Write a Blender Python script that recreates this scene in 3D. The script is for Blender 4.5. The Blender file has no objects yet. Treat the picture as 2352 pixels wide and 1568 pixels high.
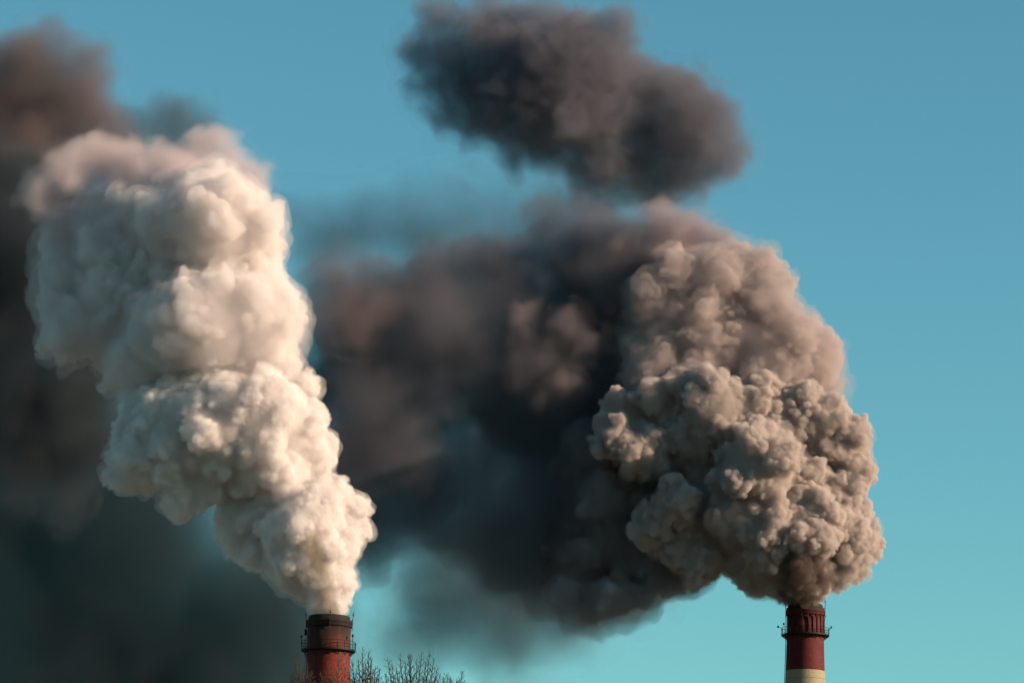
import bpy, bmesh, math, random, time
import numpy as np
from mathutils import Vector, Matrix
R=math.radians
S=bpy.context.scene; C=S.collection
W,H=2352.0,1568.0
# ---------------------------------------------------------------- camera
PITCH=R(12.0); ROLL=0.022; HFOV=R(16.2)
EYE=Vector((0,0,1.7))
cd=bpy.data.cameras.new('camera'); cam=bpy.data.objects.new('camera',cd); C.objects.link(cam)
cd.sensor_width=36; cd.lens=18/math.tan(HFOV/2); cd.clip_start=1; cd.clip_end=20000
cam.matrix_world=Matrix.Translation(EYE)@Matrix.Rotation(PITCH,4,'X')@Matrix.Rotation(math.pi/2,4,'X')@Matrix.Rotation(ROLL,4,'Z')
S.camera=cam
CM=cam.matrix_world.to_3x3(); F=(W/2)/math.tan(HFOV/2)
def at(x,y,d):
    """the point at ground distance d seen at frame position x,y: used to read real positions off the photograph"""
    v=CM@Vector(((x-W/2)/F,-(y-H/2)/F,-1.0))
    return EYE+v*(d/v.y)
# ---------------------------------------------------------------- sky and sun
SUN_AZ=R(76); SUN_EL=R(19)
sd=Vector((math.sin(SUN_AZ)*math.cos(SUN_EL),-math.cos(SUN_AZ)*math.cos(SUN_EL),math.sin(SUN_EL)))
w=bpy.data.worlds.new('World'); S.world=w; w.use_nodes=True
nt=w.node_tree; bg=nt.nodes['Background']
sky=nt.nodes.new('ShaderNodeTexSky'); sky.sky_type='NISHITA'; sky.sun_disc=False
sky.sun_elevation=SUN_EL; sky.sun_rotation=math.atan2(sd.x,sd.y)
sky.ozone_density=3; sky.dust_density=0.2
mx=nt.nodes.new('ShaderNodeMix'); mx.data_type='RGBA'; mx.blend_type='MULTIPLY'; mx.inputs[0].default_value=1
mx.inputs[7].default_value=(0.67,1.165,0.975,1)
nt.links.new(sky.outputs[0],mx.inputs[6]); nt.links.new(mx.outputs[2],bg.inputs[0]); bg.inputs[1].default_value=0.058
ld=bpy.data.lights.new('sun','SUN'); ld.energy=5.0; ld.angle=R(0.5); ld.color=(1,0.76,0.53)
lo=bpy.data.objects.new('sun',ld); C.objects.link(lo); lo.rotation_euler=sd.to_track_quat('Z','Y').to_euler()
S.view_settings.view_transform='Standard'; S.view_settings.look='None'
S.view_settings.exposure=1.1; S.view_settings.gamma=1
S.cycles.use_denoising=True
S.cycles.max_bounces=20; S.cycles.volume_bounces=10; S.cycles.transparent_max_bounces=48; S.cycles.diffuse_bounces=3
S.cycles.use_adaptive_sampling=True; S.cycles.adaptive_threshold=0.03
S.cycles.sample_clamp_indirect=10
S.cycles.volume_step_rate=3.0; S.cycles.volume_max_steps=256
# ---------------------------------------------------------------- helpers
def tag(o,label=None,cat=None,group=None,kind=None):
    if label: o['label']=label
    if cat: o['category']=cat
    if group: o['group']=group
    if kind: o['kind']=kind
    return o
def node_mat(name):
    m=bpy.data.materials.new(name); m.use_nodes=True; t=m.node_tree; t.nodes.clear()
    return m,t.nodes.new,t.links.new
def link_mesh(name,me,mat=None,parent=None):
    o=bpy.data.objects.new(name,me); C.objects.link(o)
    if mat: me.materials.append(mat)
    if parent: o.parent=parent
    return o
def bm_obj(name,bm,mat,parent=None,smooth=False):
    me=bpy.data.meshes.new(name); bm.normal_update(); bm.to_mesh(me); bm.free()
    if smooth:
        for p in me.polygons: p.use_smooth=True
    return link_mesh(name,me,mat,parent)
def tube(bm,pts,rad,n=6):
    """a tube through points, radius per point or one"""
    if not hasattr(rad,'__len__'): rad=[rad]*len(pts)
    rings=[]; up=Vector((0.13,0.21,1)).normalized()
    for i,p in enumerate(pts):
        d=(pts[min(i+1,len(pts)-1)]-pts[max(i-1,0)]).normalized()
        a=d.cross(up if abs(d.dot(up))<.95 else Vector((1,0,0))).normalized(); b=d.cross(a)
        rings.append([bm.verts.new(p+(a*math.cos(2*math.pi*k/n)+b*math.sin(2*math.pi*k/n))*rad[i]) for k in range(n)])
    for r0,r1 in zip(rings,rings[1:]):
        for k in range(n): bm.faces.new((r0[k],r0[(k+1)%n],r1[(k+1)%n],r1[k]))
    bm.faces.new(rings[0][::-1]); bm.faces.new(rings[-1])
def lathe(bm,prof,n=64,cap=True):
    rings=[[bm.verts.new((r*math.cos(2*math.pi*k/n),r*math.sin(2*math.pi*k/n),z)) for k in range(n)] for r,z in prof]
    for r0,r1 in zip(rings,rings[1:]):
        for k in range(n): bm.faces.new((r0[k],r0[(k+1)%n],r1[(k+1)%n],r1[k]))
    if cap:
        bm.faces.new(rings[0][::-1]); bm.faces.new(rings[-1])
def box(bm,c,s,rz=0):
    M=Matrix.Translation(c)@Matrix.Rotation(rz,4,'Z')@Matrix.Diagonal((*s,1))
    bmesh.ops.create_cube(bm,size=1,matrix=M)
# ---------------------------------------------------------------- ground (below the frame)
bm=bmesh.new(); bmesh.ops.create_grid(bm,x_segments=40,y_segments=40,size=9000)
for v in bm.verts: v.co.z=-0.5 if v.co.length<1500 else -0.5-3*random.Random(int(v.co.x*7+v.co.y)).random()
gm,N,L=node_mat('ground'); o=N('ShaderNodeOutputMaterial'); b=N('ShaderNodeBsdfPrincipled'); b.inputs['Roughness'].default_value=.95
nz=N('ShaderNodeTexNoise'); nz.inputs['Scale'].default_value=.02; nz.inputs['Detail'].default_value=8
tc=N('ShaderNodeTexCoord'); L(tc.outputs['Object'],nz.inputs[0])
cr=N('ShaderNodeValToRGB'); cr.color_ramp.elements[0].position=.35; cr.color_ramp.elements[0].color=(.05,.045,.03,1); cr.color_ramp.elements[1].position=.65; cr.color_ramp.elements[1].color=(.12,.11,.07,1)
L(nz.outputs[0],cr.inputs[0]); L(cr.outputs[0],b.inputs['Base Color']); L(b.outputs[0],o.inputs['Surface'])
g=bm_obj('ground',bm,gm); tag(g,'dull brown earth below the chimneys',None,kind='structure')
# ---------------------------------------------------------------- chimneys
def paint_mat(name,red,white,band,soot_top,soot_len,joint):
    """concrete shaft paint: z bands in the object's own height below the top, soot, streaks, joints"""
    m,N,L=node_mat(name); o=N('ShaderNodeOutputMaterial'); b=N('ShaderNodeBsdfPrincipled'); b.inputs['Roughness'].default_value=.75
    b.inputs['Specular IOR Level'].default_value=.2
    tc=N('ShaderNodeTexCoord'); sx=N('ShaderNodeSeparateXYZ'); L(tc.outputs['Object'],sx.inputs[0])
    def math_(op,a,b_=None,c=None,clamp=False):
        n=N('ShaderNodeMath'); n.operation=op; n.use_clamp=clamp
        for i,v in enumerate((a,b_,c)):
            if v is None: continue
            if isinstance(v,(int,float)): n.inputs[i].default_value=v
            else: L(v,n.inputs[i])
        return n.outputs[0]
    def noise(scale,detail,vec=None):
        n=N('ShaderNodeTexNoise'); n.inputs['Scale'].default_value=scale; n.inputs['Detail'].default_value=detail
        L(vec if vec else tc.outputs['Object'],n.inputs[0]); return n.outputs[0]
    def mixc(f,a,c):
        n=N('ShaderNodeMix'); n.data_type='RGBA'
        if isinstance(f,(int,float)): n.inputs[0].default_value=f
        else: L(f,n.inputs[0])
        for i,v in ((6,a),(7,c)):
            if isinstance(v,tuple): n.inputs[i].default_value=(*v,1)
            else: L(v,n.inputs[i])
        return n.outputs[2]
    z=sx.outputs['Z']; depth=math_('MULTIPLY',z,-1)
    mp=N('ShaderNodeMapping'); mp.inputs['Scale'].default_value=(1.8,1.8,.12); L(tc.outputs['Object'],mp.inputs[0])
    streak=noise(1.6,5,mp.outputs[0]); fine=noise(5,6); blotch=noise(.8,4)
    col=mixc(math_('MULTIPLY_ADD',blotch,2.2,-.6,True),red,tuple(c*.55 for c in red))
    col=mixc(math_('MULTIPLY_ADD',streak,5,-2.75,True),col,tuple(c*.35 for c in red))
    # lighter weathered patches
    col=mixc(math_('MULTIPLY_ADD',fine,4,-2.3,True),col,tuple(min(1,c*1.5+.03) for c in red))
    if band:
        wc=mixc(math_('MULTIPLY_ADD',fine,3,-1.2,True),white,tuple(c*.7 for c in white))
        wc=mixc(math_('MULTIPLY_ADD',streak,5,-2.8,True),wc,tuple(c*.5 for c in white))
        edge=math_('ADD',depth,math_('MULTIPLY',fine,.12))
        per=math_('MODULO',math_('SUBTRACT',edge,band-200*8.0),16.0)
        f=math_('MULTIPLY',math_('LESS_THAN',per,8.0),math_('GREATER_THAN',depth,5.0))
        col=mixc(f,col,wc)
    # pour joints
    j=math_('PINGPONG',math_('ADD',depth,math_('MULTIPLY',fine,.06)),joint/2)
    col=mixc(math_('MULTIPLY',math_('LESS_THAN',j,.035),.55),col,(.02,.012,.01))
    # scattered dark holes
    vo=N('ShaderNodeTexVoronoi'); vo.inputs['Scale'].default_value=.9; L(tc.outputs['Object'],vo.inputs[0])
    col=mixc(math_('MULTIPLY',math_('LESS_THAN',vo.outputs['Distance'],.10),.7),col,(.015,.01,.01))
    # soot around the mouth
    s=math_('SUBTRACT',depth,soot_top); s=math_('ADD',s,math_('MULTIPLY_ADD',streak,-1.6*soot_len*.6,.5*soot_len)); 
    f=math_('SUBTRACT',1.0,math_('DIVIDE',s,soot_len,clamp=True),clamp=True)
    col=mixc(f,col,(.010,.008,.007))
    L(col,b.inputs['Base Color'])
    bp=N('ShaderNodeBump'); bp.inputs['Strength'].default_value=.4; bp.inputs['Distance'].default_value=.05; L(fine,bp.inputs['Height']); L(bp.outputs[0],b.inputs['Normal'])
    L(b.outputs[0],o.inputs['Surface']); return m
def metal_mat(name,c,rough=.6):
    m,N,L=node_mat(name); o=N('ShaderNodeOutputMaterial'); b=N('ShaderNodeBsdfPrincipled'); b.inputs['Roughness'].default_value=rough; b.inputs['Specular IOR Level'].default_value=.15
    nz=N('ShaderNodeTexNoise'); nz.inputs['Scale'].default_value=4; tc=N('ShaderNodeTexCoord'); L(tc.outputs['Object'],nz.inputs[0])
    mi=N('ShaderNodeMix'); mi.data_type='RGBA'; L(nz.outputs[0],mi.inputs[0]); mi.inputs[6].default_value=(*c,1); mi.inputs[7].default_value=(*[v*.4 for v in c],1)
    L(mi.outputs[2],b.inputs['Base Color']); L(b.outputs[0],o.inputs['Surface']); return m
IRON=metal_mat('sooty_iron',(.009,.007,.006)); LAMP=metal_mat('dark_lamp_glass',(.05,.012,.01),.3)
def pol(r,a,z): return Vector((r*math.sin(a),-r*math.cos(a),z))     # a=0 faces the camera, +90 deg is to the right
def chimney(pos,ztop,rim,capr,rad,cap_len,deck,deckr,mat,label,lamps,rods,ribs,rod_h,rail_h=1.0,ladder_a=-88):
    t=bpy.data.objects.new('chimney',None); C.objects.link(t); t.location=(pos.x,pos.y,ztop)   # origin at the mouth so the paint reads depth below it
    tag(t,label,'chimney',None)
    base=ztop+.5
    bm=bmesh.new(); prof=[(rad*1.9,-base),(rad*1.35,-base*.5),(rad*1.06,-9.5),(rad,-deck),(rad*1.0,-cap_len-.05)]
    lathe(bm,prof); bm_obj('shaft',bm,mat,t,True)
    # mouth cap: flared crown with rounded shoulder and an open flue
    bm=bmesh.new()
    prof=[(rad*.9,-cap_len-.02),(capr*.985,-cap_len),(capr,-cap_len+.12),(capr,-cap_len+.5),(capr*1.012,-cap_len+.52),(capr*1.012,-cap_len+.62),(capr*.995,-cap_len+.66),(capr*.985,-.55),(rim*1.0,-.46),(rim*.995,-.25),(rim*.97,-.10),(rim*.93,-.02),(rim*.88,0),(rim*.8,-.02),(rim*.78,-3.0)]
    lathe(bm,prof,cap=False); bm_obj('crown_cap',bm,mat,t,True)
    if ribs:
        for a in ribs:
            bm=bmesh.new(); wob=math.sin(a*7)*.03
            tube(bm,[pol(capr*1.03,R(a),-cap_len+.1),pol(capr*1.0,R(a+1),-cap_len-.25),pol(rad*1.03,R(a+2),-cap_len-.5),pol(rad*1.03,R(a+3+30*wob),-(cap_len+deck)/2),pol(rad*1.02,R(a+3),-deck)],.065,6)
            bm_obj('bracket',bm,IRON,t)
    # service platform
    p=bpy.data.objects.new('platform',None)
    bm=bmesh.new(); lathe(bm,[(rad*1.0,-deck-.04),(deckr,-deck-.04),(deckr,-deck+.14),(deckr-.05,-deck+.14),(deckr-.05,-deck+.04),(rad*1.0,-deck+.04)],48,cap=False)
    for k in range(16):
        a=2*math.pi*k/16+.1
        tube(bm,[pol(rad*1.0,a,-deck-.55),pol(deckr-.12,a,-deck-.05)],.045,4)
    p=bm_obj('platform',bm,IRON,t)
    bm=bmesh.new(); n=22
    for zz in (rail_h,rail_h*.66,rail_h*.33):
        pts=[pol(deckr-.02,2*math.pi*k/48,-deck+zz) for k in range(49)]
        tube(bm,pts,.03 if zz==rail_h else .018,5)
    for k in range(n):
        a=2*math.pi*(k+.35)/n; tube(bm,[pol(deckr-.02,a,-deck),pol(deckr-.02,a,-deck+rail_h)],.028,5)
    bm_obj('railing',bm,IRON,p)
    for (a,out,hh) in lamps:
        bm=bmesh.new(); base_=pol(deckr,R(a),-deck+rail_h*.6); top_=pol(deckr+out,R(a),-deck+hh)
        tube(bm,[base_,pol(deckr+out*.4,R(a),-deck+rail_h),top_],.03,5)
        lp=bm_obj('beacon_lamp',bm,IRON,p)
        bm=bmesh.new(); bmesh.ops.create_uvsphere(bm,u_segments=14,v_segments=10,radius=.13,matrix=Matrix.Translation(top_+Vector((0,0,.12)))@Matrix.Diagonal((1,1,1.35,1)))
        bm_obj('lens',bm,LAMP,lp,True)
    for (a,lean) in rods:
        bm=bmesh.new(); z0=-cap_len-.35; r0=capr+.03
        tube(bm,[pol(r0,R(a),z0),pol(r0+.03,R(a),-.35),pol(r0+lean*.45,R(a),rod_h*.25),pol(r0+lean*.55,R(a),rod_h*.45),pol(r0+lean,R(a),rod_h)],[.045,.04,.032,.024,.014],6)
        bmesh.ops.create_uvsphere(bm,u_segments=8,v_segments=6,radius=.075,matrix=Matrix.Translation(pol(r0+lean*.45,R(a),rod_h*.22))@Matrix.Diagonal((1,1,2.2,1)))
        tube(bm,[pol(capr*.97,R(a),-.55),pol(r0+.06,R(a),-.45)],.04,5)
        bm_obj('lightning_rod',bm,IRON,t)
    # caged ladder down the shaded side
    bm=bmesh.new(); al=R(ladder_a)
    tan=Vector((math.cos(al),math.sin(al),0))
    for s in (-.2,.2):
        tube(bm,[pol(rad*1.03+.06,al,-1.5)+tan*s,pol(rad*1.03+.06,al,-deck)+tan*s,pol(rad*1.09+.06,al,-11)+tan*s,pol(rad*1.35+.1,al,-base*.5)+tan*s,pol(rad*1.9+.1,al,-base)+tan*s],.025,4)
    zz=-1.7
    while zz>-22:
        rr=rad*(1.03+max(0,-zz-deck)*.011)+.06
        tube(bm,[pol(rr,al,zz)+tan*-.2,pol(rr,al,zz)+tan*.2],.018,4); zz-=.35
    bm_obj('ladder',bm,IRON,t)
    return t
PL=at(757,1414,400); PR=at(1850,1387.5,475)
mL=paint_mat('sooty_red_paint',(.12,.012,.0055),(.6,.55,.42),None,1.3,4.6,2.6)
mR=paint_mat('dark_red_paint',(.082,.0065,.0065),(.24,.205,.14),8.95,.55,1.4,2.5)
tL=chimney(PL,PL.z,2.34,2.56,2.42,1.30,3.95,3.04,mL,'weathered red chimney with sooty mouth under the white plume, behind bare treetops',[(-86,.02,1.45),(62,.05,1.5)],[(-92,.22),(4,.05),(84,.2)],None,.75)
chimney(PR,PR.z,2.33,2.57,2.45,1.55,4.2,3.18,mR,'dark red chimney with white band and ribbed neck under the tan smoke',[(-80,.55,.95),(-65,.1,1.25),(75,.3,1.0)],[(-95,.5),(80,.08)],[-40,-16,2,17,32,47,64,85,-60],1.6)
bm=bmesh.new(); q=pol(2.6,R(-88),-1.9); box(bm,q,(.28,.34,.62)); bmesh.ops.bevel(bm,geom=bm.edges[:],offset=.03,segments=2,affect='EDGES')
bm_obj('switch_box',bm,IRON,tL)
# ---------------------------------------------------------------- bare trees
def bark():
    m,N,L=node_mat('brown_bark'); o=N('ShaderNodeOutputMaterial'); b=N('ShaderNodeBsdfPrincipled'); b.inputs['Roughness'].default_value=.85
    nz=N('ShaderNodeTexNoise'); nz.inputs['Scale'].default_value=3; tc=N('ShaderNodeTexCoord'); L(tc.outputs['Object'],nz.inputs[0])
    cr=N('ShaderNodeValToRGB'); cr.color_ramp.elements[0].color=(.015,.011,.008,1); cr.color_ramp.elements[1].color=(.036,.021,.013,1); L(nz.outputs[0],cr.inputs[0])
    L(cr.outputs[0],b.inputs['Base Color']); L(b.outputs[0],o.inputs['Surface']); return m
BARK=bark()
def bare_tree(x,d,tips,fork_y,label,seed):
    rnd=random.Random(seed)
    basep=at(x,1568,d); t=bpy.data.objects.new('bare_tree',None); C.objects.link(t); t.location=(basep.x,basep.y,-.5); O=Vector(t.location)
    tag(t,label,'tree','bare treetops in front of the left chimney')
    fork=at(x,fork_y,d)-O
    bm=bmesh.new(); H_=fork.z
    tube(bm,[Vector((0,0,0)),Vector((.05,.1,H_*.4)),Vector((-.06,0,H_*.75)),fork],[.22,.17,.12,.075],8)
    bm_obj('trunk',bm,BARK,t,True)
    bm=bmesh.new(); u=d/F
    def twig(p,dirv,ln,r,lv):
        n=4 if lv<2 else 3; pts=[p]; dv=dirv.normalized()
        for i in range(n):
            dv=(dv+Vector((rnd.uniform(-.16,.16),rnd.uniform(-.16,.16),.10))).normalized(); pts.append(pts[-1]+dv*ln/n)
        tube(bm,pts,[r*(1-.7*i/n) for i in range(n+1)],4 if lv else 5)
        if lv>=3 : return
        k=int(ln/(u*(9 if lv==0 else 6.5)))+1
        side=rnd.random()*6.28
        for i in range(k):
            f=(i+.6+rnd.uniform(-.3,.3))/(k+.3)
            if f<.05 or f>.97: continue
            q=f*n; j=min(int(q),n-1); pp=pts[j].lerp(pts[j+1],q-j)
            side+=2.4+rnd.uniform(-.4,.4); ax=(pts[j+1]-pts[j]).normalized()
            s=ax.cross(Vector((math.sin(side),math.cos(side),.1))).normalized()
            a=rnd.uniform(.55,1.0); nd=ax*math.cos(a)+s*math.sin(a)
            nl=ln*(1-f*.72)*(rnd.uniform(.26,.46) if lv else rnd.uniform(.2,.36))
            if nl<u*2.2: nl=u*rnd.uniform(2.2,4)
            twig(pp,nd,nl,max(.0075,r*.55),lv+1)
    for (tx,ty) in tips:
        dd=d+rnd.uniform(-1.1,1.1); tip=at(tx,ty,dd)-O
        st=fork+Vector((rnd.uniform(-.15,.15),rnd.uniform(-.15,.15),rnd.uniform(-.8,.4)))
        # leader bows outward then rises to its tip
        ln=(tip-st).length; mid=st.lerp(tip,.45)+Vector(((tip.x-st.x)*.22,(tip.y-st.y)*.22,-ln*.05))
        pts=[(st*(1-f)**2+mid*2*f*(1-f)+tip*f*f)+Vector((rnd.uniform(-.02,.02),rnd.uniform(-.02,.02),0)) for f in [i/8 for i in range(9)]]
        r0=.042
        tube(bm,pts,[r0*(1-f)+.010 for f in [i/8 for i in range(9)]],5)
        k=int(ln/(u*4.6)); side=rnd.random()*6
        for i in range(k):
            f=(i+1+rnd.uniform(-.35,.35))/(k+1)
            if f>.97: continue
            q=f*8; j=min(int(q),7); pp=pts[j].lerp(pts[j+1],q-j); side+=2.3+rnd.uniform(-.5,.5)
            ax=(pts[j+1]-pts[j]).normalized(); s=ax.cross(Vector((math.sin(side),math.cos(side),.1))).normalized()
            a=rnd.uniform(.55,1.05)
            nl=u*(9+ (1-f)*rnd.uniform(25,85))
            twig(pp,ax*math.cos(a)+s*math.sin(a),nl,.017*(1-f)+.010,1)
    bm_obj('crown',bm,BARK,t)
    return t
bare_tree(700,148,[(679,1512),(688,1504),(706,1522),(696,1530),(715,1540),(669,1545)],1660,'thin bare treetop at the left foot of the red chimney, leftmost of the bare trees',1)
bare_tree(780,152,[(737,1542),(752,1520),(768,1548),(778,1512),(792,1530),(758,1552),(748,1560)],1690,'sparse bare treetop standing directly in front of the left red chimney',2)
bare_tree(845,146,[(808,1515),(822,1510),(833,1483),(847,1491),(852,1504),(862,1528),(872,1535),(800,1535),(838,1520),(866,1548),(815,1545)],1680,'bare treetop with two tall thin tips just right of the red chimney',3)
bare_tree(948,150,[(890,1508),(900,1522),(919,1500),(940,1498),(944,1500),(969,1495),(988,1495),(997,1510),(1005,1530),(930,1515),(958,1512),(978,1518),(1012,1545),(885,1545),(910,1530)],1700,'broad dense bare treetop with many upright twigs between the two chimneys',4)
bare_tree(1042,153,[(1026,1544),(1034,1552),(1062,1540),(1050,1556),(1018,1556),(1055,1560)],1680,'low sparse bare treetop, rightmost of the bare trees',5)
# ---------------------------------------------------------------- smoke
def grow(puffs,dist,levels,seed,jit=.5):
    """puffs (x,y,r[,offset in m away from us]): every puff carries smaller puffs, and those smaller ones again"""
    rng=np.random.default_rng(seed); base=[]
    for p in puffs:
        r=p[2]*dist/F; dz=p[3] if len(p)>3 else rng.uniform(-jit,jit)*r
        c=at(p[0],p[1],dist+dz); base.append((c.x,c.y,c.z,r))
    cur=np.array(base); lv=[cur]
    for (n,k,j,off) in levels:
        P=np.repeat(cur,n,axis=0); m=len(P)
        v=rng.normal(size=(m,3)); v/=np.linalg.norm(v,axis=1)[:,None]
        r=P[:,3]*k*rng.uniform(1-j,1+j,m)
        cur=np.c_[P[:,:3]+v*(P[:,3]*off*rng.uniform(.85,1.08,m))[:,None],r]; lv.append(cur)
    return lv
def cull(a):
    big=a[np.argsort(-a[:,3])]; keep=np.ones(len(big),bool)
    for t in big[:min(len(big),500)]:
        d=np.linalg.norm(big[:,:3]-t[:3],axis=1)
        keep&=~((d+big[:,3]*.6<t[3])&(big[:,3]<t[3]*.999))
    return big[keep]
def hull(name,a,voxel,noises,mat,origin,parent=None,decim=None):
    """one closed billowing skin round all puffs, baked to a plain mesh"""
    me=bpy.data.meshes.new('t'); me.vertices.add(len(a))
    me.vertices.foreach_set('co',(a[:,:3]-np.array(origin)).astype(np.float32).ravel())
    q=me.attributes.new('puff_radius','FLOAT','POINT'); q.data.foreach_set('value',a[:,3].astype(np.float32))
    ob=bpy.data.objects.new('t',me); C.objects.link(ob)
    g=bpy.data.node_groups.new('t','GeometryNodeTree')
    g.interface.new_socket('Geometry',in_out='INPUT',socket_type='NodeSocketGeometry')
    g.interface.new_socket('Geometry',in_out='OUTPUT',socket_type='NodeSocketGeometry')
    N=g.nodes.new; L=g.links.new; i=N('NodeGroupInput'); o=N('NodeGroupOutput')
    m2p=N('GeometryNodeMeshToPoints'); na=N('GeometryNodeInputNamedAttribute'); na.data_type='FLOAT'; na.inputs[0].default_value='puff_radius'
    L(i.outputs[0],m2p.inputs[0]); L(na.outputs[0],m2p.inputs['Radius'])
    p2v=N('GeometryNodePointsToVolume'); p2v.resolution_mode='VOXEL_SIZE'; p2v.inputs['Voxel Size'].default_value=voxel; p2v.inputs['Density'].default_value=1
    L(na.outputs[0],p2v.inputs['Radius']); L(m2p.outputs[0],p2v.inputs[0])
    v2m=N('GeometryNodeVolumeToMesh'); v2m.resolution_mode='GRID'; v2m.inputs['Threshold'].default_value=.5; L(p2v.outputs[0],v2m.inputs[0])
    cur=v2m.outputs[0]
    for (am,sc,det) in noises:
        nz=N('ShaderNodeTexNoise'); nz.inputs['Scale'].default_value=sc; nz.inputs['Detail'].default_value=det
        sub=N('ShaderNodeVectorMath'); sub.operation='SUBTRACT'; sub.inputs[1].default_value=(.5,.5,.5)
        scl=N('ShaderNodeVectorMath'); scl.operation='SCALE'; scl.inputs['Scale'].default_value=am*2
        sp=N('GeometryNodeSetPosition'); L(nz.outputs['Color'],sub.inputs[0]); L(sub.outputs[0],scl.inputs[0]); L(scl.outputs[0],sp.inputs['Offset'])
        L(cur,sp.inputs[0]); cur=sp.outputs[0]
    sm=N('GeometryNodeSetShadeSmooth'); L(cur,sm.inputs[0]); L(sm.outputs[0],o.inputs[0])
    md=ob.modifiers.new('s','NODES'); md.node_group=g
    dg=bpy.context.evaluated_depsgraph_get(); new=bpy.data.meshes.new_from_object(ob.evaluated_get(dg))
    bpy.data.objects.remove(ob); bpy.data.meshes.remove(me); bpy.data.node_groups.remove(g)
    new.name=name; new.materials.clear(); new.materials.append(mat)
    r=bpy.data.objects.new(name,new); C.objects.link(r)
    if parent: r.parent=parent
    else: r.location=origin
    return r
def dense_mat(name,color,density,surf=.05,aniso=0.0):
    m,N,L=node_mat(name); o=N('ShaderNodeOutputMaterial')
    if density:
        pv=N('ShaderNodeVolumePrincipled'); pv.inputs['Color'].default_value=(*color,1); pv.inputs['Density'].default_value=density; pv.inputs['Anisotropy'].default_value=aniso
        L(pv.outputs[0],o.inputs['Volume'])
    if surf:
        d=N('ShaderNodeBsdfDiffuse'); d.inputs[0].default_value=(*color,1); tr=N('ShaderNodeBsdfTransparent')
        mi=N('ShaderNodeMixShader'); mi.inputs[0].default_value=surf; L(tr.outputs[0],mi.inputs[1]); L(d.outputs[0],mi.inputs[2]); L(mi.outputs[0],o.inputs['Surface'])
    return m
def soft_mat(name,color,density,sc,lo,hi,cut,detail=4):
    m,N,L=node_mat(name); o=N('ShaderNodeOutputMaterial'); pv=N('ShaderNodeVolumePrincipled'); pv.inputs['Color'].default_value=(*color,1); pv.inputs['Density Attribute'].default_value=''
    L(pv.outputs[0],o.inputs['Volume'])
    q=N('ShaderNodeAttribute'); q.attribute_name='density'
    tc=N('ShaderNodeTexCoord'); nz=N('ShaderNodeTexNoise'); nz.inputs['Scale'].default_value=sc; nz.inputs['Detail'].default_value=detail; nz.inputs['Roughness'].default_value=.6; nz.inputs['Distortion'].default_value=.7
    L(tc.outputs['Object'],nz.inputs[0])
    mr=N('ShaderNodeMapRange'); mr.inputs[1].default_value=lo; mr.inputs[2].default_value=hi; L(nz.outputs[0],mr.inputs[0])
    a1=N('ShaderNodeMath'); a1.operation='MULTIPLY_ADD'; a1.inputs[1].default_value=-cut; L(mr.outputs[0],a1.inputs[0]); L(q.outputs['Fac'],a1.inputs[2])
    a3=N('ShaderNodeMath'); a3.operation='MAXIMUM'; a3.inputs[1].default_value=0; L(a1.outputs[0],a3.inputs[0])
    a2=N('ShaderNodeMath'); a2.operation='MULTIPLY'; a2.inputs[1].default_value=density; L(a3.outputs[0],a2.inputs[0]); L(a2.outputs[0],pv.inputs['Density'])
    return m
def soft_cloud(name,puffs,dist,seed,mat,label=None,cat=None,parent=None,porigin=None,voxel=.7,band=4.0,noises=((1.8,.12,3),),levels=((14,.4,.35,.86),(6,.4,.4,.85)),skin=.012,color=(.2,.2,.21),group=None,jit=.5,swell=1.2):
    """a drifting soft-edged smoke body: faint skin mesh plus a volume grid thinning towards that skin"""
    puffs=[(p[0],p[1],p[2]*swell)+tuple(p[3:]) for p in puffs]
    a=cull(np.concatenate(grow(puffs,dist,levels,seed,jit)))
    org=Vector(a[:,:3].mean(0)) if parent is None else porigin
    h=hull(name,a,voxel,noises,dense_mat(name+'_skin',color,0,skin),org,parent)
    if label: tag(h,label,cat,group)
    vd=bpy.data.volumes.new('smoke_body'); vo=bpy.data.objects.new('smoke_body',vd); C.objects.link(vo); vo.parent=h
    vd.materials.append(mat)
    md=vo.modifiers.new('fill','MESH_TO_VOLUME'); md.object=h; md.resolution_mode='VOXEL_SIZE'; md.voxel_size=voxel; md.interior_band_width=band; md.density=1
    return h
# ---- white plume of the left chimney
def plume(name,puffs,dist,levels,seed,voxel,noises,mat,veil,org,parent=None,grow_by=.35,jit=.5):
    lv=grow(puffs,dist,levels,seed,jit); h=hull(name,cull(np.concatenate(lv)),voxel,noises,mat,org,parent)
    if veil:
        b=cull(np.concatenate(lv[:3])); b[:,3]=b[:,3]*1.02+grow_by
        hull('outer_veil',b,.25,[(am*1.5,sc*.8,d) for am,sc,d in noises],veil,org,parent or h)
    return h
NECK_L=[(757,1408,28,0),(756,1392,37,0),(754,1374,42,0),(758,1350,45,0)]
LEFT=NECK_L+[(765,1340,46,0),(745,1330,48,0),(735,1300,55),(715,1270,66),(790,1362,26,0),
(798,1220,48),(815,1165,34),(785,1255,45),(740,1160,62,-2),(765,1138,42),(680,1170,62,-1),(640,1155,52),(600,1180,58,1),(552,1200,52,2),(540,1152,40,2),(545,1235,45,3),(600,1260,50,2),(650,1290,46,1),(680,1325,38,1),(705,1350,28,1),(700,1220,95),
(420,1148,46,0),(465,1115,52,0),(520,1090,55),(570,1070,65),(705,1040,68,1),(729,1022,42,1),(738,1065,32,1),(640,1080,85),
(330,1055,84,1),(400,1030,100,0),(350,970,80,1),(430,970,105,-1),(510,985,118,-2),(590,985,112,-2),(655,1000,90,-1),(604,908,64,-5),(640,948,64,-4),(350,908,36,0),(420,905,42,0),(702,890,36,1),(685,935,40,1),(242,890,18,3),(272,872,36,3),(440,880,66),(520,890,66)]
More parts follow.
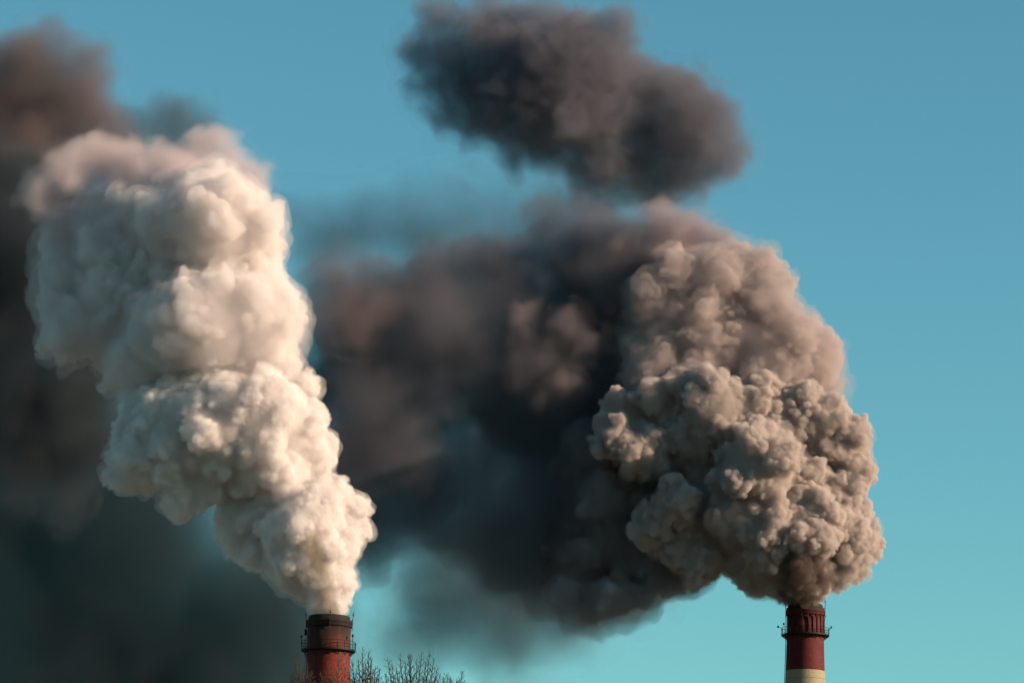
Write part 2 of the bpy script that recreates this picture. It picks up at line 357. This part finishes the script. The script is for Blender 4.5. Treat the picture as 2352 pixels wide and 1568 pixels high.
LEFT_UP=[(575,745,118,-3),(480,745,125,-4),(390,770,110,-3),(330,830,76,-1),(610,700,85,-1),(640,790,58,0),(600,840,72),(500,850,80),(400,860,60),(650,845,48),(505,660,90,-2),(590,650,70,-1),
(150,770,66,4),(135,700,60,5),(210,745,90,4),(250,805,54,4),(130,640,50,6),(180,630,76,5),(290,690,110,3),
(490,505,122,-4),(555,540,95,-2),(590,600,68,0),(400,520,100,-2),(470,450,80,-2),(420,440,60,-1),(330,500,80,1),(280,490,70,3),(210,510,76,4),(150,560,60,5),(280,590,110,3),(400,610,110,1)]
OL=Vector((PL.x,PL.y,PL.z))
SL=lambda P,k: [(p[0],p[1],p[2]*(k if p[1]<1270 else 1))+tuple(p[3:]) for p in P]
pl=plume('smoke_plume',SL(LEFT,.93),400,((44,.28,.45,.91),(22,.40,.4,.92),(9,.42,.4,.92)),3,.12,((.8,.16,3),(.28,.7,3),(.13,2.0,3)),dense_mat('white_steam',(.842,.80,.798),1.0,.05),dense_mat('steam_veil',(.84,.79,.80),.24,0),OL)
tag(pl,'tall billowing white and cream plume rising from the left chimney','smoke')
plume('upper_billow',SL(LEFT_UP,.90),401,((36,.27,.45,.90),(18,.42,.4,.9),(7,.42,.4,.9)),4,.15,((1.1,.13,3),(.35,.5,4)),dense_mat('soft_white_steam',(.825,.778,.78),.65,.02),dense_mat('thin_white_steam',(.82,.77,.78),.12,0),OL,pl,.8)
plume('soot_streak',[(757,1402,16,-1.6),(762,1392,14,-2.0),(752,1380,16,-2.2),(745,1360,16,-2.6),(752,1340,14,-3.0),(738,1322,18,-3.3),(742,1300,14,-3.8),(728,1285,18,-4.2),(722,1262,20,-5.0),(710,1240,20,-5.4),(700,1222,16,-5.6)],400,((22,.45,.4,.95),(14,.45,.4,.9)),5,.12,((.8,.4,3),(.3,1.2,3)),dense_mat('yellow_soot',(.42,.36,.29),.6,0),None,OL,pl)
# ---- tan plume of the right chimney
OR_=Vector((PR.x,PR.y,PR.z))
NECK_R=[(1850,1382,26,0),(1850,1370,34,0),(1848,1355,40,0),(1846,1340,44,0)]
RIGHT=NECK_R+[(1800,1322,40),(1735,1322,44),(1702,1290,44),(1760,1285,58),(1850,1295,66),(1910,1312,40),(1945,1308,32),(1785,1335,24,0),(1820,1300,60),(1890,1270,60),
(1988,1240,40),(1962,1285,42),(1930,1230,76),(1850,1215,80,-4),(1775,1225,72,-5),(1700,1190,62,-4),(1620,1170,55),(1555,1150,50,-3),(1520,1190,50),(1490,1215,42),(1560,1240,60),(1600,1280,52),(1640,1230,70,3),
(1830,1120,80),(1900,1150,70),(1944,1120,42),(1930,1045,68),(1958,1000,38),(1962,1080,38),(1740,1080,88,-5),(1690,1050,70),(1780,1015,70),(1860,980,68),(1900,965,50),(1850,935,46),(1800,1050,90,4),(1700,1000,90,5),(1650,1090,80,3),(1880,1080,90,4),
(1600,1000,80),(1640,945,76),(1552,895,42),(1612,895,44),(1500,905,42),(1425,945,44),(1420,1000,54),(1470,1040,56),(1520,980,70,3),(1720,950,72,0),(1780,930,50),(1560,1080,60,6)]
pr=plume('smoke_plume',RIGHT,475,((46,.28,.55,.92),(20,.42,.5,.92),(7,.45,.4,.9)),11,.13,((1.1,.15,3),(.3,.7,3),(.14,2.2,2)),dense_mat('tan_smoke',(.615,.54,.52),1.6,.05),dense_mat('smoke_veil',(.56,.49,.48),.22,0),OR_,None,.3)
tag(pr,'thick tan and grey cauliflower smoke pouring from the right chimney','smoke')
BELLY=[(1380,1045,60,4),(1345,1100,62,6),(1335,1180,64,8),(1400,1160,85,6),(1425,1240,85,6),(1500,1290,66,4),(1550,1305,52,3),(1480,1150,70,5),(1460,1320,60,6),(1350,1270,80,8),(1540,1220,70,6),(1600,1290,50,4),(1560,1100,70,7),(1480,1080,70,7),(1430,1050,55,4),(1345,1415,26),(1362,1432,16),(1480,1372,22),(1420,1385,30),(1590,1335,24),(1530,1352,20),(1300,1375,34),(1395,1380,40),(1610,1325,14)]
plume('shaded_belly',BELLY,478,((30,.34,.45,.9),(18,.42,.4,.9),(5,.45,.4,.9)),13,.18,((2.0,.13,3),(.6,.5,4)),dense_mat('shade_and_soot_smoke',(.54,.50,.53),.9,.03),dense_mat('shade_and_soot_veil',(.3,.29,.30),.2,0),OR_,pr,1.2)  # darker smoke colour: shade of the plume's left side painted in, plus soot
MOUTH=[(1850,1374,22,-.6),(1850,1358,28,-1.9),(1836,1340,34,-2.6),(1866,1342,30,-2.4),(1806,1318,26,-4.4),(1850,1314,34,-5.0),(1888,1316,24,-4.0),(1785,1290,24,-5.8),(1830,1282,28,-6.2),(1872,1288,24,-5.8),(1755,1276,18,-5.8),(1812,1262,18,-6.4),(1770,1225,20,-6.6),(1835,1235,18,-6.6)]
plume('soot_mouth',MOUTH,475,((24,.42,.4,.95),(14,.45,.4,.9)),14,.12,((1.0,.3,3),(.35,1.1,3)),dense_mat('black_smoke',(.20,.155,.14),.8,.0),None,OR_,pr)
UP=[(1880,825,58),(1900,890,36),(1830,785,74),(1760,850,85),(1700,800,85),(1620,800,85),(1520,780,82),(1500,850,74),(1600,720,76),(1700,720,76),(1770,700,58),(1750,612,44),(1790,655,40),(1650,640,66),(1560,640,60),(1500,700,64),(1700,600,40),(1830,880,60),(1600,870,80)]
plume('upper_billow',UP,482,((36,.28,.5,.90),(18,.42,.4,.9),(6,.45,.4,.9)),12,.17,((1.8,.14,3),(.45,.55,4)),dense_mat('soft_tan_smoke',(.60,.515,.51),.55,.02),dense_mat('thin_tan_smoke',(.56,.48,.48),.10,0),OR_,pr,.9)
# ---- drifting dark smoke
soft_cloud('smoke_cloud',[(1040,150,105),(1130,140,130),(1240,130,140),(1330,190,150),(1430,230,130),(1540,250,120),(1600,300,115),(1650,345,95),(1500,330,125),(1380,345,125),(1200,230,140),(1290,280,130),(1080,230,105),(1000,40,70),(1000,190,80),(1360,400,80),(1005,110,70),(1560,400,70),(1480,410,80),(1540,450,60),(1600,440,50),(1450,450,50)],560,21,soft_mat('dark_soot',(.19,.185,.23),.34,.24,.36,.64,.55),'dark grey smoke cloud drifting alone above the right plume','smoke',band=3.5,voxel=.5,noises=((1.8,.12,4),(.5,.6,3)))
BANK=[(740,660,80),(790,720,120),(900,700,120),(1000,670,120),(1100,650,120),(1200,640,120),(1300,620,120),(1400,590,110),(1400,680,130),(1500,620,110),(1260,500,75),(1350,510,75),(850,820,160),(1000,800,170),(1150,780,150),(1300,780,160),(900,950,170),(850,1080,150),(970,980,130),(1300,920,170),(1300,1060,160),(1420,980,150),(1270,1180,160),(1310,1290,140),(1420,1330,115),(1345,1395,80),(1200,1270,130),(1480,1280,110),(1030,1100,110),(950,1130,130),(1000,1200,90),(1080,1240,90),(1120,1180,90),(860,1210,105),(845,1300,70),(620,900,150),(650,1100,150),(1150,1130,100),(1200,880,150),(1490,1330,80),(1550,1300,60),(1060,880,120),(1080,1060,80),(1230,1060,110),(750,1200,110)]
bank=soft_cloud('smoke_bank',BANK,491,22,soft_mat('black_soot',(.165,.165,.205),.22,.07,.35,.65,.32),'broad dark smoke bank hanging between and behind the two plumes','smoke',band=5.0,voxel=.9,noises=((3.0,.07,4),))
DARK=dense_mat('billowing_soot',(.17,.165,.20),.085,0)
plume('inner_billow',[(p[0],p[1],p[2]*.80) for p in BANK],491,((16,.36,.5,.9),(14,.42,.4,.9),(5,.45,.4,.9)),41,.28,((1.8,.12,3),(.5,.5,4)),DARK,None,bank.location.copy(),bank)
soft_cloud('smoke_bank',[(1110,1000,130),(1090,1110,130),(1300,1440,110),(1050,1330,170),(1150,1430,150),(1020,1450,130),(1090,1220,110),(1220,1380,130),(960,1340,110),(1150,1520,110),(900,1440,90)],560,23,soft_mat('thin_soot',(.07,.085,.10),.16,.08,.35,.65,.35),'thin dark smoke veil low between the chimneys above the treetops','smoke',band=9.0,voxel=1.0)
soft_cloud('smoke_bank',[(720,530,120),(830,520,120),(950,550,110),(1060,520,120),(1180,510,110),(760,590,110),(1000,590,130),(1120,580,120),(1280,460,110),(1380,470,100),(1300,540,110),(1470,455,80),(1560,455,70),(1400,430,80)],540,31,soft_mat('faint_soot',(.07,.085,.105),.12,.08,.35,.65,.4),'faint teal-grey smoke haze along the top of the dark bank','smoke',band=8.0,voxel=1.0)
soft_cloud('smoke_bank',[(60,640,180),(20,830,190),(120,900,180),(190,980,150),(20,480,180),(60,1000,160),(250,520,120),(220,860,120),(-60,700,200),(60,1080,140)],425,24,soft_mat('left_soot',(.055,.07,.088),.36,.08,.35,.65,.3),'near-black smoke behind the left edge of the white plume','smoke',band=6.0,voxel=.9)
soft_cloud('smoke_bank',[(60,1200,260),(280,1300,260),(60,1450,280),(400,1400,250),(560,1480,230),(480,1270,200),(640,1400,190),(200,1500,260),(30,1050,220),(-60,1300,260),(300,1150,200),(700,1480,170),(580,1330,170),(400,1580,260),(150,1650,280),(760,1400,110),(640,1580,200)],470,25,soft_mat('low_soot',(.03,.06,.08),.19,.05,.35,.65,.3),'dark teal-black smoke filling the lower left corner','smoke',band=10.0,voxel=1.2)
soft_cloud('smoke_cloud',[(30,170,120),(120,180,110),(190,200,90),(100,270,140),(200,290,110),(20,310,140),(260,350,90),(60,430,130),(-40,250,140)],440,26,soft_mat('brown_smoke',(.20,.155,.16),.42,.12,.35,.65,.3),'brownish smoke cloud in the upper left above the white plume','smoke',band=5.0)
soft_cloud('smoke_cloud',[(390,265,75),(440,300,70),(340,310,75),(400,350,80),(300,280,55),(470,340,60),(300,340,80)],470,27,soft_mat('grey_smoke',(.11,.125,.15),.26,.12,.35,.65,.3),'small grey smoke puff beside the top of the white plume','smoke',band=4.0)
# thinning pink tops of both plumes
soft_cloud('fading_top',[(460,345,72),(520,380,74),(575,430,66),(595,390,42),(400,400,80),(330,400,85),(260,370,76),(200,375,84),(150,405,80),(100,440,75),(600,490,55),(640,570,42),(140,520,70)],404,28,soft_mat('pink_smoke',(.70,.60,.62),.5,.22,.35,.65,.35),parent=pl,porigin=OL,voxel=.4,band=2.2,noises=((.9,.25,3),),color=(.4,.35,.35),swell=1.08)
soft_cloud('fading_top',[(1520,505,70),(1590,545,74),(1650,570,70),(1460,560,70),(1540,600,85),(1680,600,50),(1420,620,70),(1440,700,70)],487,29,soft_mat('pink_grey_smoke',(.42,.345,.37),.6,.2,.35,.65,.35),parent=pr,porigin=OR_,voxel=.5,band=3.0,noises=((1.0,.25,3),),color=(.3,.25,.25),swell=1.1)
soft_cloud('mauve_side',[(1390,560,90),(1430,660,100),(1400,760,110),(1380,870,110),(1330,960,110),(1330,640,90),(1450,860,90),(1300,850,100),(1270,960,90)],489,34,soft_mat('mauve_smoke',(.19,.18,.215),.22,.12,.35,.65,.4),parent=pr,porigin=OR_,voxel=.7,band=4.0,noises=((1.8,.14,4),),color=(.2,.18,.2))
soft_cloud('smoke_puff',[(1200,722,48),(1200,780,52),(1310,742,60),(1340,800,66),(1250,830,74),(1190,860,60),(1290,890,70)],482,30,soft_mat('puff_smoke',(.34,.285,.31),.38,.2,.35,.65,.4),'two small pinkish smoke puffs left of the tan plume','smoke',voxel=.45,band=3.0,noises=((1.2,.25,4),),color=(.3,.25,.25),swell=1.1)
soft_cloud('smoke_puff',[(780,590,60),(800,680,75),(860,710,70),(760,720,60),(940,700,50),(820,760,70)],472,32,soft_mat('rose_smoke',(.24,.175,.18),.12,.2,.35,.65,.35),'faint rosy smoke puff right of the white plume against the dark bank','smoke',voxel=.6,band=4,noises=((1.2,.2,3),))
soft_cloud('smoke_puff',[(950,1010,60),(960,1070,70),(930,1120,60),(1000,1080,60)],480,35,soft_mat('slate_smoke',(.15,.15,.18),.12,.2,.35,.65,.35),'dim slate smoke puff low in the gap between the plumes','smoke',voxel=.6,band=3,noises=((1.2,.2,3),))
